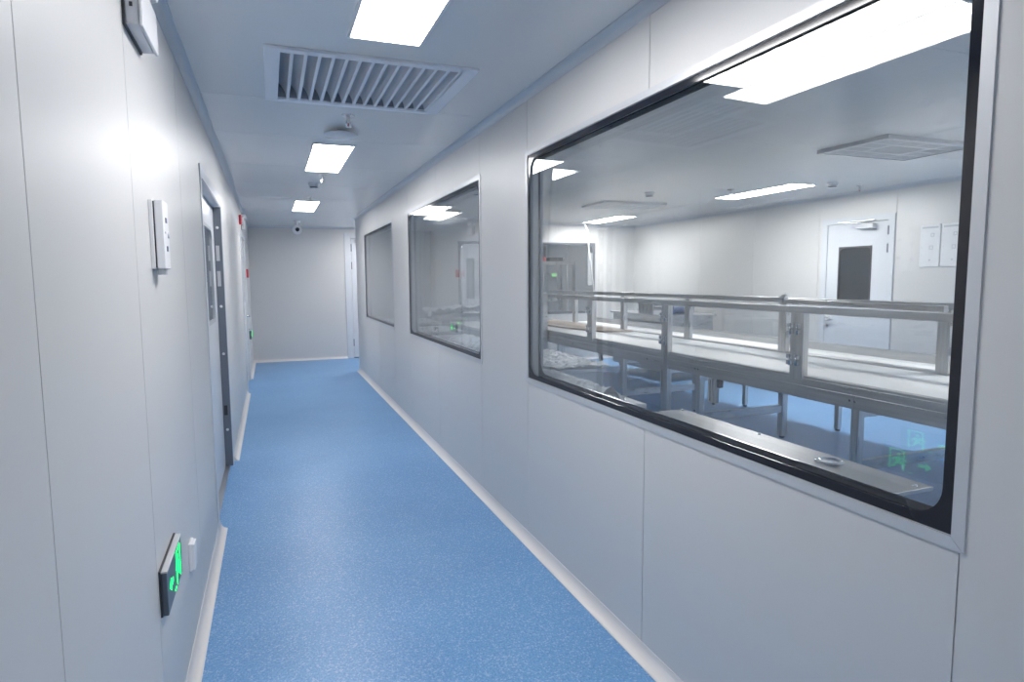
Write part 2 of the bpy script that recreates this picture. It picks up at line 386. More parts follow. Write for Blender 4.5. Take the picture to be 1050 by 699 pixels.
t = thing('door_2', kind='structure')                              # end wall, right
fr = MB()
for q in ((1.345, 1.42, 0, 2.395), (2.42, 2.5, 0, 2.395), (1.42, 2.42, 2.34, 2.395)): fr.box(q[0], q[1], YEND-.012, YEND, q[2], q[3])
fr.box(1.42, 1.47, YEND-.004, YEND+.03, 0, 2.34).box(1.47, 2.42, YEND-.004, YEND+.03, 2.30, 2.34)
obj('door_frame', fr, m_door, t, .003)
obj('door_leaf', MB().box(1.475, 2.40, YEND+.012, YEND+.05, .012, 2.295), m_door, t, .002)
obj('threshold', MB().box(1.47, 2.42, YEND+.004, YEND+.05, 0, .012), m_gasket, t)
for z in (2.12, 1.78, .3): obj('hinge', MB().cyl((1.473, YEND+.004, z-.07), (1.473, YEND+.004, z+.07), .011), m_reveal, t)
cl = obj('door_closer', MB().box(1.56, 1.82, YEND-.05, YEND+.01, 2.225, 2.285), m_frame, t, .004)
obj('closer_arm', MB().box(1.60, 1.78, YEND-.075, YEND-.055, 2.29, 2.30), m_dark, t)

t = thing('door_3', kind='structure')                              # left, far
fr = MB()
for q in ((D30-.07, D30, 0, 2.17), (D31, D31+.07, 0, 2.17), (D30, D31, 2.1, 2.17)): fr.box(XL, XL+.014, *q)
obj('door_frame', fr, m_door, t, .003)
obj('door_leaf', MB().box(XL-.06, XL-.012, D30, D31, .01, 2.1), m_door, t)
obj('vision_panel', MB().box(XL-.013, XL-.008, D30+.5, D30+.9, 1.2, 1.85), m_glassdark, t)
obj('door_handle', MB().tube([(XL-.012, D30+1.05, .98), (XL+.04, D30+1.05, .98), (XL+.045, D30+.93, .98)], .01), m_chrome, t)

t = thing('door_4', kind='structure')                              # workroom far wall
fr = MB()
for q in ((5.10, 5.175, 0, 2.20), (6.01, 6.09, 0, 2.20), (5.175, 6.01, 2.135, 2.20)): fr.box(XF-.016, XF, *q)
obj('door_frame', fr, m_door, t, .003)
lf = MB(); g = (5.385, 5.825, 1.16, 1.86)
for q in ((5.18, g[0], .01, 2.13), (g[1], 6.005, .01, 2.13), (g[0], g[1], .01, g[2]), (g[0], g[1], g[3], 2.13)): lf.box(XF-.008, XF+.04, *q)
obj('door_leaf', lf, m_door, t)
obj('vision_panel_border', ring(MB(), 'x', XF-.014, XF-.008, g[0]-.008, g[1]+.008, g[2], g[3], .02, .06), m_gasket, t)
obj('vision_panel', MB().box(XF-.006, XF-.001, *g), m_glassdark, t)
obj('vision_panel_backing', MB().box(XF+.03, XF+.035, *g), m_sill, t)
for z in (2.02, 1.82, .3): obj('hinge', MB().cyl((XF-.012, 5.178, z-.05), (XF-.012, 5.178, z+.05), .011), m_reveal, t)
obj('door_closer', MB().box(XF-.075, XF-.008, 5.33, 5.56, 2.055, 2.11), m_frame, t, .006)
obj('closer_arm', MB().tube([(XF-.04, 5.42, 2.115), (XF-.14, 5.62, 2.125), (XF-.17, 5.71, 2.135)], .010).tube([(XF-.17, 5.71, 2.135), (XF-.02, 5.34, 2.15)], .008), m_chrome, t)
obj('door_handle', MB().tube([(XF-.01, 5.965, .98), (XF-.055, 5.965, .98), (XF-.06, 5.955, .98), (XF-.06, 5.84, .98)], .010).lathe((XF-.012, 5.965, .98), [(.028, 0), (.028, .004)], 18, 'x'), m_chrome, t)
obj('lock_cylinder', MB().lathe((XF-.012, 5.965, .90), [(.022, 0), (.022, .006)], 16, 'x').cyl((XF-.05, 5.965, .90), (XF-.01, 5.965, .90), .008).box(XF-.06, XF-.045, 5.96, 5.97, .845, .905), m_chrome, t)

# ------------------------------------------------------------------ ceiling lights
LX, LY = .283, 1.20
def make_light(name, label, group, dx=LX, dy=LY):
    t = thing(name, (0, 0, 0), label, 'ceiling light', group)
    f = MB(); a, b, q = dx/2, dy/2, .012
    for s in (-1, 1): f.box(s*a, s*(a+q), -b-q, b+q, -.010, 0); f.box(-a, a, s*b, s*(b+q), -.010, 0)
    obj('lamp_frame', f, m_white, t)
    obj('diffuser', MB().box(-a, a, -b, b, -.006, -.001), m_lamp, t)
    return t
L0 = make_light('ceiling_light', 'lit white panel light in the corridor ceiling before the louvred grille', 'corridor ceiling panel lights')
L0.location = (.487, 2.13, H)
refresh()
for y, lab in ((5.49, 'lit white panel light in the corridor ceiling just beyond the round white disc'),
               (9.0, 'lit white panel light in the corridor ceiling farthest away, nearest the end wall'),
               (-2.1, 'unseen lit white panel light added in the corridor ceiling behind the viewpoint')):  # unseen lamp, added to light the near end of the corridor
    c = copy_tree(L0); c.location = (.48, y, H); c['label'] = lab
_d = MB().box(-LX/2, LX/2, -LY/2, LY/2, -.006, -.001); _o = obj('diffuser', _d, m_lamp2); lampdata2 = _o.data; bpy.data.objects.remove(_o)
for x, y, lab in ((5.37, 5.93, 'lit white panel light in the workroom ceiling seen right of centre through the big window'),
                  (5.37, 9.5, 'lit white panel light in the workroom ceiling above the far end window'),
                  (5.37, 2.25, 'lit white panel light added in the workroom ceiling beyond the square diffuser, out of view'),  # added out of view so the workroom gets enough light
                  (5.37, -1.4, 'lit white panel light added in the rear part of the workroom ceiling, out of view')):  # likewise an added lamp, lighting the workroom from its unseen rear
    c = copy_tree(L0); c.location = (x, y, H); c['label'] = lab; c['group'] = 'workroom ceiling panel lights'; c.scale = (1.12, 1.04, 1)
    for ch in [k_ for k_ in C.objects if k_.parent == c and k_.name.startswith('diffuser')]: ch.data = lampdata2
for x, y, lab in ((4.2, 13.0, 'unseen lit white panel light added in the ceiling of the room beyond the end window'),  # added to light the room beyond, the lamp itself stays hidden
                  (2.0, 11.5, 'lit white panel light added round the corner at the corridor end, out of view')):  # added fill lamp for the corridor corner, never in view
    c = copy_tree(L0); c.location = (x, y, H); c['label'] = lab; c['group'] = 'added panel lights past the end walls'

# ------------------------------------------------------------------ return air grille with curved blades
t = thing('return_air_grille', (.49, 3.37, H), 'large white louvred return air grille set in the corridor ceiling', 'air grille')
cx, cy = .49, 3.37
f = MB(); ox0, ox1, oy0, oy1 = .014-cx, .967-cx, 2.95-cy, 3.80-cy; ix0, ix1, iy0, iy1 = .078-cx, .897-cx, 3.0-cy, 3.745-cy
f.box(ox0, ix0, oy0, oy1, -.012, 0).box(ix1, ox1, oy0, oy1, -.012, 0).box(ix0, ix1, oy0, iy0, -.012, 0).box(ix0, ix1, iy1, oy1, -.012, 0)
obj('grille_frame', f, m_blade, t, .003)
NB = 14; step = (ix1-ix0)/NB
for i in range(NB):
    x = ix0+step*(i+.72)
    prof = []
    for k in range(7):
        s = k/6; prof.append((x-.055*s-.012*math.sin(s*math.pi)*0 - .02*s*s*0, -.006+.085*s**.75))
    # curved blade: nearly upright at its lower lip, leaning over to -x above
    pr = [(x + .002 - .036*(k/8)**1.8, -.008 + .080*(k/8)**.9) for k in range(9)]
    poly = pr + [(a+.003+.012*(1-k/8)**3, b) for k, (a, b) in reversed(list(enumerate(pr)))]
    obj('louvre_blade', MB().prism(poly, 'y', iy0, iy1, True), m_blade, t)
obj('duct_box', MB().box(VX0-cx, VX1-cx, VY0-cy, VY1-cy, .16, .165).box(VX0-cx, VX0-cx+.003, VY0-cy, VY1-cy, .0, .16).box(VX1-cx-.003, VX1-cx, VY0-cy, VY1-cy, .0, .16).box(VX0-cx, VX1-cx, VY0-cy, VY0-cy+.003, .0, .16).box(VX0-cx, VX1-cx, VY1-cy-.003, VY1-cy, .0, .16), m_duct, t)

# ------------------------------------------------------------------ small ceiling fittings
def sprinkler(x, y, label, group='pendent sprinklers'):
    t = thing('sprinkler', (x, y, H), label, 'sprinkler', group)
    obj('escutcheon', MB().lathe((0,0,0), [(.038, -.006), (.040, -.002), (.040, 0)], 20), m_chrome, t)
    obj('sprinkler_body', MB().cyl((0,0,-.05), (0,0,-.004), .011, n=12).tube([(.010,0,-.03), (.016,0,-.05), (.004,0,-.068)], .003, 6).tube([(-.010,0,-.03), (-.016,0,-.05), (-.004,0,-.068)], .003, 6), m_chrome, t)
    obj('glass_bulb', MB().cyl((0,0,-.064), (0,0,-.05), .004, n=8), m_red, t)
    obj('deflector', MB().lathe((0,0,-.072), [(.016, 0), (.018, .003)], 12), m_chrome, t)
    return t
sprinkler(.481, 4.02, 'chrome pendent sprinkler hanging just in front of the round white ceiling disc')
sprinkler(.50, 6.33, 'chrome pendent sprinkler just behind the corridor smoke detector')
sprinkler(.49, 8.05, 'small sprinkler just in front of the farthest corridor panel light')
t = thing('access_cover', (.48, 4.44, H), 'round white disc cover hanging just under the corridor ceiling', 'ceiling disc')
obj('cover_disc', MB().lathe((0,0,-.035), [(.0, -.004), (.09, -.003), (.108, .003), (.110, .010), (.10, .013)], 40), m_white, t)
obj('stem', MB().cyl((0,0,-.024), (0,0,0), .03), m_lightgrey, t)
def smoke(x, y, label, group='smoke detectors'):
    t = thing('smoke_detector', (x, y, H), label, 'smoke detector', group)
    obj('detector_base', MB().lathe((0,0,0), [(.052, -.022), (.055, -.018), (.055, 0)], 28), m_white, t)
    obj('detector_head', MB().lathe((0,0,0), [(.0, -.058), (.026, -.057), (.036, -.05), (.045, -.034), (.046, -.022)], 28), m_lightgrey, t)
    obj('sensing_slot', MB().lathe((0,0,0), [(.037, -.0485), (.0425, -.040)], 28), m_dark, t)
    return t
smoke(.46, 6.88, 'round white smoke detector in the corridor ceiling between two panel lights')
smoke(4.17, 6.42, 'round smoke detector in the workroom ceiling near the far square diffuser')
smoke(5.6, 5.15, 'round smoke detector in the workroom ceiling close to the right-hand panel light')
sprinkler(6.05, 5.2, 'sprinkler in the workroom ceiling above the white door')
sprinkler(4.9, 5.9, 'sprinkler in the workroom ceiling left of the right-hand panel light')
t = thing('security_camera', (.46, 11.3, H), 'small white security camera with a black lens under the corridor ceiling near the end wall', 'security camera')
obj('mount', MB().lathe((0,0,0), [(.035, -.014), (.04, 0)], 20).cyl((0,0,-.06), (0,0,-.01), .012), m_white, t)
hd = obj('camera_head', MB().lathe((0,.04,-.095), [(.034, -.085), (.050, -.08), (.052, -.03), (.048, .03), (.03, .05)], 24, 'y'), m_white, t)
obj('lens', MB().lathe((0,.04,-.095), [(.0, -.093), (.014, -.092), (.022, -.0855)], 24, 'y'), m_dark, hd)
t.scale = (1.5, 1.5, 1.5)
# square perforated diffusers
def diffuser(x, y, sx, sy, label):
    t = thing('air_diffuser', (x, y, H), label, 'air diffuser', 'square workroom air diffusers')
    a, b = sx/2, sy/2
    obj('diffuser_plate', MB().box(-a+.02, a-.02, -b+.02, b-.02, -.022, 0), m_door, t, .002)
    r = MB()
    for s in (-1, 1): r.box(s*(a-.03), s*a, -b, b, -.028, 0); r.box(-a+.03, a-.03, s*(b-.03), s*b, -.028, 0)
    obj('diffuser_rim', r, m_frame, t, .002)
    mg = MB()
    for i in range(4):
        for j in range(4):
            if i in (1, 2) and j in (1, 2): continue
            u, v = -a+.05+(sx-.1)*(i+.5)/4, -b+.05+(sy-.1)*(j+.5)/4; w_, h_ = (sx-.1)/4*.38, (sy-.1)/4*.38
            for k in range(7):
                xx = u-w_+2*w_*k/6.0; mg.box(xx, xx+w_*.17, v-h_, v+h_, -.0235, -.0215)
    for k in range(16):
        xx = -.17*sx+k*.34*sx/15; mg.box(xx-.004, xx+.004, -.17*sy, .17*sy, -.0235, -.0215)
    obj('perforations', mg, m_sill, t)
    return t
diffuser(4.55, 3.60, .95, .62, 'square white perforated air diffuser in the workroom ceiling, nearer one')
diffuser(4.5, 7.55, .95, .62, 'square white perforated air diffuser in the workroom ceiling, farther one')

# ------------------------------------------------------------------ left wall fittings
def emergency(y, z, label):
    t = thing('emergency_light', (XL, y, z), label, 'emergency light', 'white emergency lights on the left wall')
    obj('backplate', MB().box(0, .006, 0, .255, 0, .125), m_dark, t)
    obj('housing', MB().box(.006, .040, .004, .251, .004, .121), m_lightgrey, t, .004)
    obj('front_cover', MB().box(.041, .050, 0, .255, 0, .125), m_white, t, .004)
    obj('test_button', MB().box(.018, .026, .0025, .004, .05, .062), m_dark, t)
    for yy in (.05, .205): 
        l_ = obj('lamp_head', MB().lathe((.03, yy, .175), [(.02, -.035), (.038, -.025), (.040, .0), (.03, .03), (.01, .04)], 20, 'x'), m_white, t)
        obj('lamp_stem', MB().cyl((.028, yy, .12), (.028, yy, .15), .012), m_white, l_)
    return t
emergency(2.04, 2.195, 'white twin-lamp emergency light box high on the near left wall')
emergency(9.55, 2.21, 'small white emergency light box high on the far left wall above the distant door')
t = thing('fire_strobe', (XL, 9.0, 2.29), 'small red fire alarm sounder high on the far left wall', 'alarm')
obj('strobe_base', MB().box(0, .03, -.05, .05, -.06, .06), m_red, t, .006)
obj('strobe_lens', MB().box(.03, .05, -.03, .03, -.03, .03), m_white, t, .006)
whole('call_point', MB().box(XL+.001, XL+.04, 10.42, 10.52, 1.55, 1.68), m_red, 'small red call button on the left wall beside the distant door', 'alarm button', None, .004)
# gauge / socket strip
t = thing('pressure_gauge', (XL, 2.26, 1.54), 'slim white wall controller with two dark ports on the near left wall', 'wall controller')
obj('mounting_plate', MB().box(0, .012, 0, .115, -.0, .215), m_white, t, .002)
obj('gauge_body', MB().box(.016, .040, .004, .111, 0, .215), m_white, t, .003)
obj('rear_gap', MB().box(.012, .016, .006, .109, .004, .211), m_dark, t)
for z in (.155, .065): obj('port', MB().box(.040, .0415, .045, .07, z-.008, z+.008), m_blue, t)
obj('button', MB().lathe((.040, .085, .11), [(.011, 0), (.009, .004)], 14, 'x'), m_lightgrey, t)
obj('button', MB().lathe((.040, .03, .115), [(.004, 0), (.003, .002)], 10, 'x'), m_sill, t)
obj('cable_plug', MB().box(.012, .034, .03, .075, -.018, 0), m_sill, t, .002)
# push plate / doorbell
t = thing('wall_socket', (XL, 2.70, .36), 'small white box low on the left wall beside the green exit sign', 'wall box')
obj('socket_body', MB().box(0, .022, 0, .07, 0, .105), m_white, t, .004)
obj('socket_lip', MB().box(0, .010, -.003, .073, -.003, .108), m_white, t, .002)
# exit signs
def running_man():
    """green pictogram in (u, v) cells of a 0..1 x 0..1 board, u to the right"""
    P = []
    P.append([(.03,.50),(.15,.66),(.15,.56),(.30,.56),(.30,.44),(.15,.44),(.15,.34)])              # arrow
    # door outline
    P += [[(.60,.08),(.64,.08),(.64,.92),(.60,.92)], [(.60,.88),(.95,.88),(.95,.92),(.60,.92)], [(.91,.08),(.95,.08),(.95,.92),(.91,.92)], [(.40,.08),(.52,.08),(.52,.12),(.40,.12)]]
    # man running to the left
    P.append([(.70,.74),(.735,.79),(.77,.74),(.77,.70),(.735,.65),(.70,.70)])
    P.append([(.66,.62),(.74,.64),(.79,.60),(.80,.42),(.74,.36),(.69,.42),(.68,.56)])
    P.append([(.68,.60),(.55,.54),(.55,.50),(.57,.49),(.70,.54)])
    P.append([(.78,.60),(.87,.52),(.87,.42),(.84,.42),(.83,.50),(.77,.54)])
    P.append([(.69,.44),(.58,.34),(.60,.18),(.64,.18),(.64,.32),(.75,.38)])
    P.append([(.74,.38),(.80,.40),(.84,.26),(.90,.20),(.87,.15),(.80,.22)])
    return P
def exit_sign(y, z, W, Hh, label, D=.022):
    t = thing('exit_sign', (XL, y, z), label, 'exit sign', 'green exit signs on the left wall')
    obj('sign_back', MB().box(0, .006, -.002, W+.002, -.002, Hh+.002), m_gasket, t)
    obj('sign_body', MB().box(.006, D, 0, W, 0, Hh-.006), m_darkbox, t, .003)
    bezel = MB(); bezel.box(.006, D+.002, 0, W, Hh-.006, Hh)
    obj('sign_cap', bezel, m_frame, t, .001)
    mb = MB(); m0 = .10*W
    for p in running_man(): mb.prism([(m0+u*W*.8, v*Hh*.92+.004) for u, v in p], 'x', D+.0005, D+.0018)
    obj('pictogram', mb, m_green, t)
exit_sign(2.05, .505, .31, .138, 'dark exit sign with a lit green running figure low on the near left wall')
exit_sign(10.55, .60, .355, .138, 'small green exit sign low on the far left wall near the corridor end', .04)

# ------------------------------------------------------------------ workroom: inspection conveyor
XN, XFAR = 3.47, 4.41
CY0, CY1 = 1.15, 9.7
t = thing('conveyor_table', (XN, CY0, 0), 'long stainless inspection conveyor with a white belt and guard rails in the workroom', 'conveyor')
K = lambda mb: MB.add.__get__(mb)  # noqa
def L(mb):      # shift world-built mesh into the thing's local frame
    mb.v = [(x-XN, y-CY0, z) for x, y, z in mb.v]; return mb
b = MB(); ys = [CY0, 2.965, 5.0, 7.0, CY1]
for a, c in zip(ys, ys[1:]): b.box(XN, XN+.045, a+.0015, c-.0015, .652, .742)
obj('side_beam', L(b), m_steel, t, .003)
obj('belt_rail', L(MB().box(XN-.004, XN+.05, CY0, CY1, .744, .795)), m_steel, t, .003)
obj('belt_edge_strip', L(MB().box(XN+.006, XN+.03, CY0, CY1, .795, .812)), m_steel, t, .002)
obj('side_beam', L(MB().box(XFAR-.03, XFAR+.05, CY0, CY1, .66, .828)), m_steel, t, .003)
obj('conveyor_belt', L(MB().box(XN+.05, XFAR-.03, CY0, CY1, .785, .812)), m_belt, t, .002)
obj('side_tray', L(MB().box(XFAR+.06, 5.12, CY0, CY1, .755, .775)), m_belt, t, .002)
obj('side_beam', L(MB().box(5.12, 5.16, CY0, CY1, .70, .85)), m_steel, t, .003)
for y in (2.945, 4.545, 5.84, 7.45, 9.3, 1.35):
    obj('leg', L(MB().box(XN+.005, XN+.055, y-.03, y+.03, .02, .652)), m_steelpost, t, .002)
    obj('leg', L(MB().box(XFAR, XFAR+.06, y-.03, y+.03, .02, .66)), m_steelpost, t, .002)
    obj('leg', L(MB().box(5.115, 5.16, y-.025, y+.025, .02, .70)), m_steelpost, t, .002)
    obj('cross_bar', L(MB().box(XN+.055, XFAR, y-.02, y+.02, .245, .315)), m_steel, t, .002)
    obj('cross_bar', L(MB().box(XN+.045, XFAR-.03, y-.02, y+.02, .60, .66)), m_steel, t, .002)
    for x in (XN+.03, XFAR+.03, 5.14): obj('foot', L(MB().cyl((x, y, 0), (x, y, .02), .022, n=14)), m_dark, t)
for y in (2.985, 2.945, 4.54, 4.58, 5.34, 7.0):
    obj('bolt', L(MB().cyl((XN-.004, y, .705), (XN, y, .705), .008, n=10)), m_dark, t)
# near uprights, rails
for y0, y1, zb in ((3.375, 3.49, .775), (4.985, 5.09, .02), (6.48, 6.60, .775), (8.05, 8.16, .775), (1.78, 1.89, .775)):
    u = obj('upright', L(MB().box(XN-.012, XN+.04, y0, y1, zb, 1.25)), m_steelpost, t, .002)
    for z in (1.135, .915):
        h = MB()
        for s in (0, 1):
            h.box(XN-.018, XN-.012, y1-.028-s*.065, y1+.03-s*.075, z-.038, z-.008).box(XN-.018, XN-.012, y1-.028-s*.065, y1+.03-s*.075, z+.008, z+.038)
            h.cyl((XN-.020, y1-s*.06, z-.04), (XN-.020, y1-s*.06, z+.04), .006, n=8)
        obj('hinge', L(h), m_chrome, u)
obj('guard_rail', L(MB().box(XN-.015, XN+.03, CY0, CY1, 1.25, 1.297)), m_steel, t, .003)
for y in (3.03, 4.52, 5.95, 7.35, 8.8, 1.5):
    u = obj('upright', L(MB().box(XFAR-.035, XFAR+.02, y-.045, y+.045, .80, 1.27)), m_steelpost, t, .002)
    for z in (1.19, .98): obj('hinge', L(MB().box(XFAR-.042, XFAR-.035, y-.075, y-.045, z-.03, z+.03)), m_chrome, u)
obj('guard_rail', L(MB().box(XFAR-.035, XFAR+.005, 4.52, CY1, 1.27, 1.318)), m_steel, t, .003)
# second stretch of the far rail runs slightly askew towards the near side
def skew_bar(p, q, w_, h_):
    p = Vector(p); q = Vector(q); d = (q-p).normalized(); s = Vector((d.y, -d.x, 0)).normalized()*w_/2; z = Vector((0, 0, h_/2))
    v = [p-s-z, p+s-z, p+s+z, p-s+z, q-s-z, q+s-z, q+s+z, q-s+z]
    return MB().add(v, [(0,1,2,3), (7,6,5,4), (0,4,5,1), (1,5,6,2), (2,6,7,3), (3,7,4,0)])
obj('guard_rail', L(skew_bar((XFAR-.015, 4.50, 1.292), (XFAR-.015, 1.2, 1.292), .04, .045)), m_steel, t, .003)
obj('guard_rail', L(skew_bar((XFAR-.06, 4.46, 1.285), (3.98, 2.75, 1.292), .035, .04)), m_steel, t, .003)
obj('rail_cap', L(MB().prism([(XFAR-.045, 1.31), (XFAR+.015, 1.31), (XFAR-.015, 1.345)], 'y', 4.50, 4.56)), m_steelpost, t)
obj('rail_cap', L(MB().box(XFAR-.10, XFAR+.01, 3.0, 3.08, 1.262, 1.27)), m_steelpost, t)
for y0, y1 in ((3.10, 4.46), (4.58, 5.89), (6.01, 7.29), (1.55, 2.97)):
    obj('clear_guard', L(MB().box(XFAR-.012, XFAR-.006, y0, y1, .86, 1.255)), m_acrylic, t)
cyl = obj('air_cylinder', L(MB().prism([(4.31, 0), (4.405, 0), (4.405, 1), (4.31, 1)], 'x', XN, XN+.001) if False else MB().box(XN+.0, XN+.06, 4.352, 4.405, .44, .645).cyl((XN+.03, 4.332, .44), (XN+.03, 4.332, .645), .022)), m_frame, t, .002)
obj('cylinder_slot', L(MB().box(XN-.002, XN, 4.366, 4.378, .455, .635)), m_dark, cyl)
obj('cylinder_rod', L(MB().cyl((XN+.03, 4.36, .42), (XN+.03, 4.36, .44), .012)), m_dark, cyl)
obj('bracket', L(MB().box(XN+.01, XN+.05, 4.27, 4.30, .58, .65)), m_dark, t)
# things on / around the conveyor
whole('kraft_board', MB().prism([(3.95, 7.1), (4.33, 7.0), (4.35, 9.4), (3.75, 9.4), (3.8, 7.9)], 'z', .8125, .835), m_beige, 'flat brown kraft sheet lying along the far end of the white belt', 'board', None, .003)

# bench top along the window
t = thing('window_bench', (1.8, 2.1, 0), 'stainless bench top with a round flush ring just behind the big window', 'bench')
def B(mb): mb.v = [(x-1.8, y-2.1, z) for x, y, z in mb.v]; return mb
obj('bench_top', B(MB().box(1.80, 2.045, 1.42, 2.80, .785, .80)), m_plate, t, .002)
obj('lower_ledge', B(MB().box(1.42, 1.80, 1.25, 2.80, .745, .775)), m_plate, t, .003)
obj('bench_cabinet', B(MB().box(1.45, 2.0, 1.30, 2.78, .06, .745)), m_sill, t, .004)
for x in (1.5, 1.95):
    for y in (1.35, 2.72): obj('foot', B(MB().cyl((x, y, 0), (x, y, .06), .02, n=12)), m_dark, t)
obj('flush_ring', B(MB().lathe((1.955, 1.76, .80), [(.052, 0), (.052, .006), (.044, .009), (.036, .006), (.033, .001)], 32)), m_chrome, t)
obj('ring_plate', B(MB().lathe((1.955, 1.76, .80), [(.035, 0), (.035, .003)], 32)), m_steelpost, t)
for x, y in ((1.83, 1.46), (2.0, 1.45), (1.83, 1.95), (1.83, 2.4), (1.83, 2.75), (2.02, 2.77), (2.02, 2.2)):
    obj('bolt', B(MB().lathe((x, y, .80), [(.008, 0), (.006, .004), (.001, .005)], 10)), m_chrome, t)
# crinkled film: a draped strip of folds
def crinkle(x0, x1, y0, y1, zf, nx, ny, amp, seed):
    rnd = random.Random(seed); mb = MB(); vs = []
    for i in range(nx+1):
        for j in range(ny+1):
            x = x0+(x1-x0)*i/nx; y = y0+(y1-y0)*j/ny
            vs.append((x+rnd.uniform(-1,1)*amp*.4, y+rnd.uniform(-1,1)*amp*.4, zf(i/nx, j/ny)+rnd.uniform(-1,1)*amp))
    n = len(vs); vs += [(a, b_, c-.004) for a, b_, c in vs]
    ix = lambda i, j: i*(ny+1)+j; fs = []
    for i in range(nx):
        for j in range(ny):
            f = (ix(i,j), ix(i+1,j), ix(i+1,j+1), ix(i,j+1)); fs += [f, tuple(n+k for k in f[::-1])]
    for i in range(nx):
        for j in (0, ny): fs.append((ix(i,j), ix(i+1,j), n+ix(i+1,j), n+ix(i,j)))
    for j in range(ny):
        for i in (0, nx): fs.append((ix(i,j), ix(i,j+1), n+ix(i,j+1), n+ix(i,j)))
    return mb.add(vs, fs)
def crate(name, x0, x1, y0, y1, z0, z1, label, cat='crate', group=None, m=m_white, handle=True):
    t = thing(name, ((x0+x1)/2, (y0+y1)/2, 0), label, cat, group); cx_, cy_ = (x0+x1)/2, (y0+y1)/2
    def Q(mb): mb.v = [(x-cx_, y-cy_, z) for x, y, z in mb.v]; return mb
    obj('crate_body', Q(MB().box(x0+.015, x1-.015, y0+.015, y1-.015, z0, z1-.03)), m_sill, t, .006)
    obj('lid', Q(MB().box(x0, x1, y0, y1, z1-.03, z1)), m, t, .006)
    if handle: obj('handle', Q(MB().tube([(cx_, y0+.10, z1), (cx_, y0+.10, z1+.035), (cx_, y0+.24, z1+.035), (cx_, y0+.24, z1)], .009)), m_dark, t)
    return t
crate('lidded_bin', 1.46, 1.84, 2.83, 4.1, 0, .84, 'long low grey bin under crinkled clear film beside the big window', 'bin', None, m_sill, False)
whole('film_roll', crinkle(1.50, 1.72, 2.84, 4.05, lambda a, b_: .872+.05*math.sin(math.pi*a), 7, 80, .022, 3), m_film, 'crinkled clear plastic film heaped along the bottom of the big window', 'plastic film')
crate('wrapped_crate', 1.95, 2.45, 4.35, 5.5, 0, .80, 'low crate draped in clear film at the left corner of the big window', 'crate', None, m_lightgrey, False)
whole('film_drape', crinkle(1.93, 2.47, 4.33, 5.52, lambda a, b_: .83, 14, 26, .012, 5), m_film, 'clear film lying over the low crate left in the big window', 'plastic film')
# lidded bins seen through the second window
crate('lidded_bin', 1.55, 2.15, 6.0, 7.15, 0, .86, 'white lidded bin with a dark handle nearest behind the second window', 'bin', 'white lidded bins')
crate('lidded_bin', 1.55, 2.2, 7.35, 8.3, 0, .88, 'white lidded bin in the middle of the row behind the second window', 'bin', 'white lidded bins')
crate('lidded_bin', 2.25, 2.95, 6.9, 8.3, 0, .93, 'larger white lidded bin standing right of the row of bins', 'bin', 'white lidded bins')
crate('lidded_bin', 1.55, 2.2, 8.5, 9.5, 0, .92, 'white lidded bin with a dark handle farthest behind the second window', 'bin', 'white lidded bins')
mf2 = m_film
whole('film_bundle', crinkle(1.62, 1.90, 5.15, 6.0, lambda a, b_: .90+.06*math.sin(math.pi*a), 6, 20, .02, 8), mf2, 'bluish clear film bundle behind the lower right of the second window', 'plastic film')
crate('film_stand', 1.6, 1.92, 5.1, 5.95, 0, .87, 'grey stand under the film bundle behind the second window', 'stand', None, m_lightgrey, False)
t = thing('pallet_bundle', (2.9, 9.3, 0), 'pallet load wrapped in white plastic in the far corner of the workroom', 'wrapped load')
obj('load_block', MB().box(-.6, .55, -.45, .55, .12, .96), m_lightgrey, t, .03)
obj('pallet', MB().box(-.6, .55, -.45, .55, .0, .12), m_sill, t, .01)
obj('plastic_wrap', crinkle(-.66, .6, -.5, .6, lambda a, b_: 1.02+.05*math.sin(3*a)+.05*math.cos(5*b_), 18, 14, .035, 11), mat('white_plastic_wrap', (.74,.76,.79), .25, 0, .8), t)
t = thing('steel_cabinet', (2.75, 7.3, 0), 'tall stainless machine cabinet at the right edge of the second window view', 'cabinet')
obj('cabinet_body', MB().box(0, .38, -.3, .3, .06, 1.32), m_steel, t, .004)
obj('cabinet_door', MB().box(-.012, 0, -.26, .26, .12, 1.26), m_steelpost, t, .003)
obj('door_handle', MB().tube([(-.012, .16, .75), (-.04, .16, .75), (-.04, .16, .9), (-.012, .16, .9)], .008), m_dark, t)
obj('plinth', MB().box(.02, .36, -.28, .28, 0, .06), m_dark, t)
t.location = (3.02, 7.9, 0)

# hose
hp = [(5.3, 10.25, H), (5.3, 10.1, 2.3), (5.3, 10.06, 2.0), (5.3, 9.9, 1.4), (5.3, 9.8, .9), (5.3, 9.72, .4), (5.3, 9.62, .06), (5.3, 9.45, .02), (5.34, 9.3, .018)]
def smoothpath(p, k=6):
    out = []; p = [Vector(q) for q in p]
    for i in range(len(p)-1):
        a, b_, c, d = p[max(i-1,0)], p[i], p[i+1], p[min(i+2, len(p)-1)]
        for j in range(k):
            s = j/k; out.append(.5*((2*b_)+(-a+c)*s+(2*a-5*b_+4*c-d)*s*s+(-a+3*b_-3*c+d)*s**3))
    return out+[p[-1]]
hp[0] = (5.3, 10.25, H-.001)
whole('air_hose', MB().tube(smoothpath(hp), .013, 8), m_hose, 'pale air hose hanging from the workroom ceiling down to the floor', 'hose')
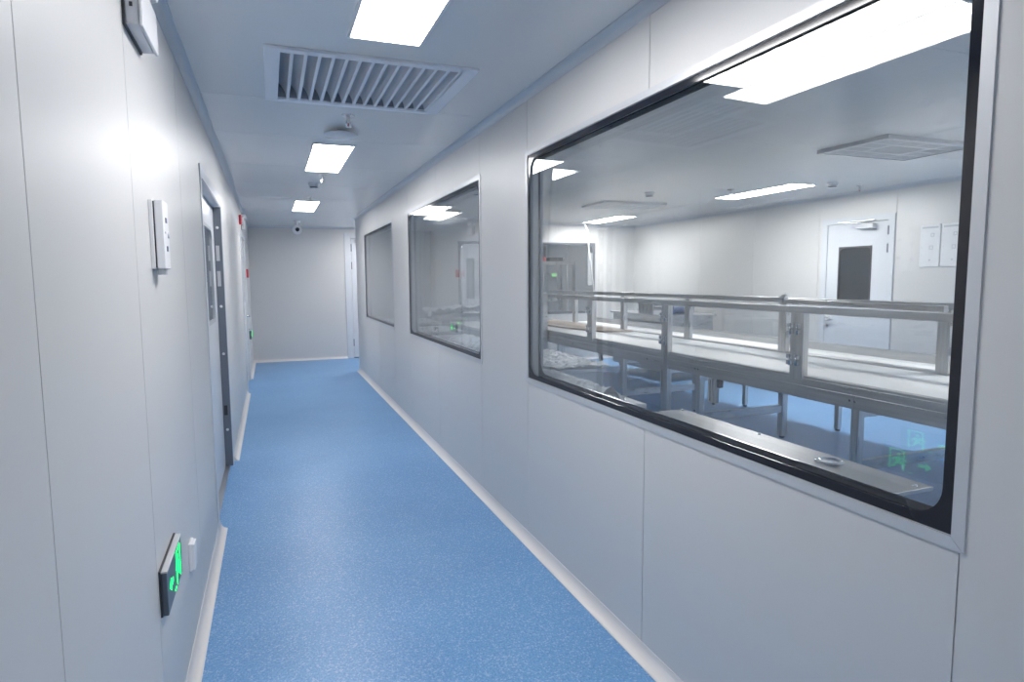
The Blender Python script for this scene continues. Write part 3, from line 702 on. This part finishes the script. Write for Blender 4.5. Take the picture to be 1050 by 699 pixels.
# machine behind the belt
t = thing('feeder_machine', (5.6, 8.1, 0), 'low stainless feeder machine on levelling feet behind the conveyor', 'machine')
obj('machine_body', MB().box(-.35, .45, -.5, 1.0, .14, .95), m_steel, t, .004)
obj('machine_top', MB().box(-.38, .48, -.55, 1.05, .95, .97), m_steelpost, t, .003)
g = obj('gear_motor', MB().cyl((-.15, -.30, 1.03), (.12, -.30, 1.03), .055).box(-.22, -.14, -.37, -.23, .97, 1.10), m_blue, t)
obj('roller', MB().cyl((-.3, .1, 1.06), (.4, .1, 1.06), .05), m_chrome, t)
obj('side_plate', MB().box(-.32, -.30, -.1, .3, .97, 1.14), m_steelpost, t, .003)
obj('side_plate', MB().box(.40, .42, -.1, .3, .97, 1.14), m_steelpost, t, .003)
for x in (-.25, .35):
    for y in (-.4, .9): obj('levelling_foot', MB().cyl((x, y, .03), (x, y, .14), .012, n=10).cyl((x, y, 0), (x, y, .03), .035, .02, 14), m_chrome, t)
# notices on the far wall
for y0, y1, lab in ((4.585, 4.80, 'left of two faint white wall panels beside the workroom door'), (4.35, 4.57, 'right of two faint white wall panels beside the workroom door, cut by the window edge')):
    t = thing('instruction_panel', (XF, y0, 1.60), lab, 'wall panel', 'white panels beside the workroom door')
    W_ = y1-y0
    obj('panel_plate', MB().box(-.015, 0, 0, W_, 0, .44), m_white, t, .003)
    pr = MB().box(-.017, -.015, .02, W_-.02, .40, .418)
    for u, v, s in ((.08, .33, .018), (.09, .20, .02), (.10, .07, .008)): pr.box(-.017, -.015, u-s, u+s, v-s, v-s+.006).box(-.017, -.015, u-s, u+s, v+s-.006, v+s).box(-.017, -.015, u-s, u-s+.006, v-s, v+s).box(-.017, -.015, u+s-.006, u+s, v-s, v+s)
    for v in (.33, .20, .12): pr.box(-.017, -.015, W_-.03, W_-.018, v, v+.006)
    obj('printed_marks', pr, m_sill, t)
# room beyond: glazed stainless cabinet with beacon, control box
t = thing('glazed_cabinet', (5.05, 11.5, 0), 'glazed stainless machine cabinet standing in the room beyond the end window', 'machine cabinet')
f = MB()
for x in (-.9, -.15, .52): f.box(x-.03, x+.03, -.30, -.24, 0, 1.84); f.box(x-.03, x+.03, .30, .36, 0, 1.84)
f.box(-.93, .55, -.30, -.24, 1.78, 1.84).box(-.93, .55, .30, .36, 1.78, 1.84).box(-.93, -.87, -.24, .30, 1.78, 1.84).box(.49, .55, -.24, .30, 1.78, 1.84).box(-.93, .55, -.30, .36, .55, .62)
obj('cabinet_frame', f, m_steelpost, t, .003)
obj('glass_door', MB().box(-.86, -.19, -.275, -.27, .64, 1.77), m_acrylic, t)
obj('glass_door', MB().box(-.11, .48, -.275, -.27, .64, 1.77), m_acrylic, t)
obj('inner_panel', MB().box(.12, .40, .22, .26, 1.05, 1.62), m_sill, t, .004)
obj('door_handle', MB().tube([(-.06, -.275, 1.12), (-.06, -.32, 1.16), (.02, -.32, 1.16), (.06, -.275, 1.08)], .008), m_dark, t)
obj('indicator', MB().box(.28, .38, .20, .22, 1.55, 1.61), m_greenlamp, t)
obj('beacon', MB().lathe((.0, .0, 1.84), [(.055, 0), (.055, .03), (.05, .06), (.03, .09), (.0, .1)], 20), m_redlamp, t)
obj('control_head', MB().box(.10, .38, -.1, .1, 1.84, 1.92), m_dark, t, .004)
whole('junction_box', MB().box(5.52, 5.62, YE+.02, YE+.10, 1.38, 1.98), m_sill, 'tall grey box hanging at the right edge of the end window', 'control box', None, .004)
for i, (x, lab) in enumerate(((4.33, 'thin vertical steel pipe left in the end window view'), (5.33, 'thin vertical steel pipe right in the end window view'))):
    whole('steel_pipe', MB().cyl((x, 11.0, 0), (x, 11.0, H), .012, n=10), m_frame, lab, 'pipe', 'thin steel pipes beyond the end window')
# screw head on the near floor cove
whole('floor_debris', MB().lathe((XL+.028, 1.86, .014), [(.0025, 0), (.004, .002), (.0, .004)], 8), m_beige, 'tiny brown screw head in the cream skirting near the exit sign', 'screw')
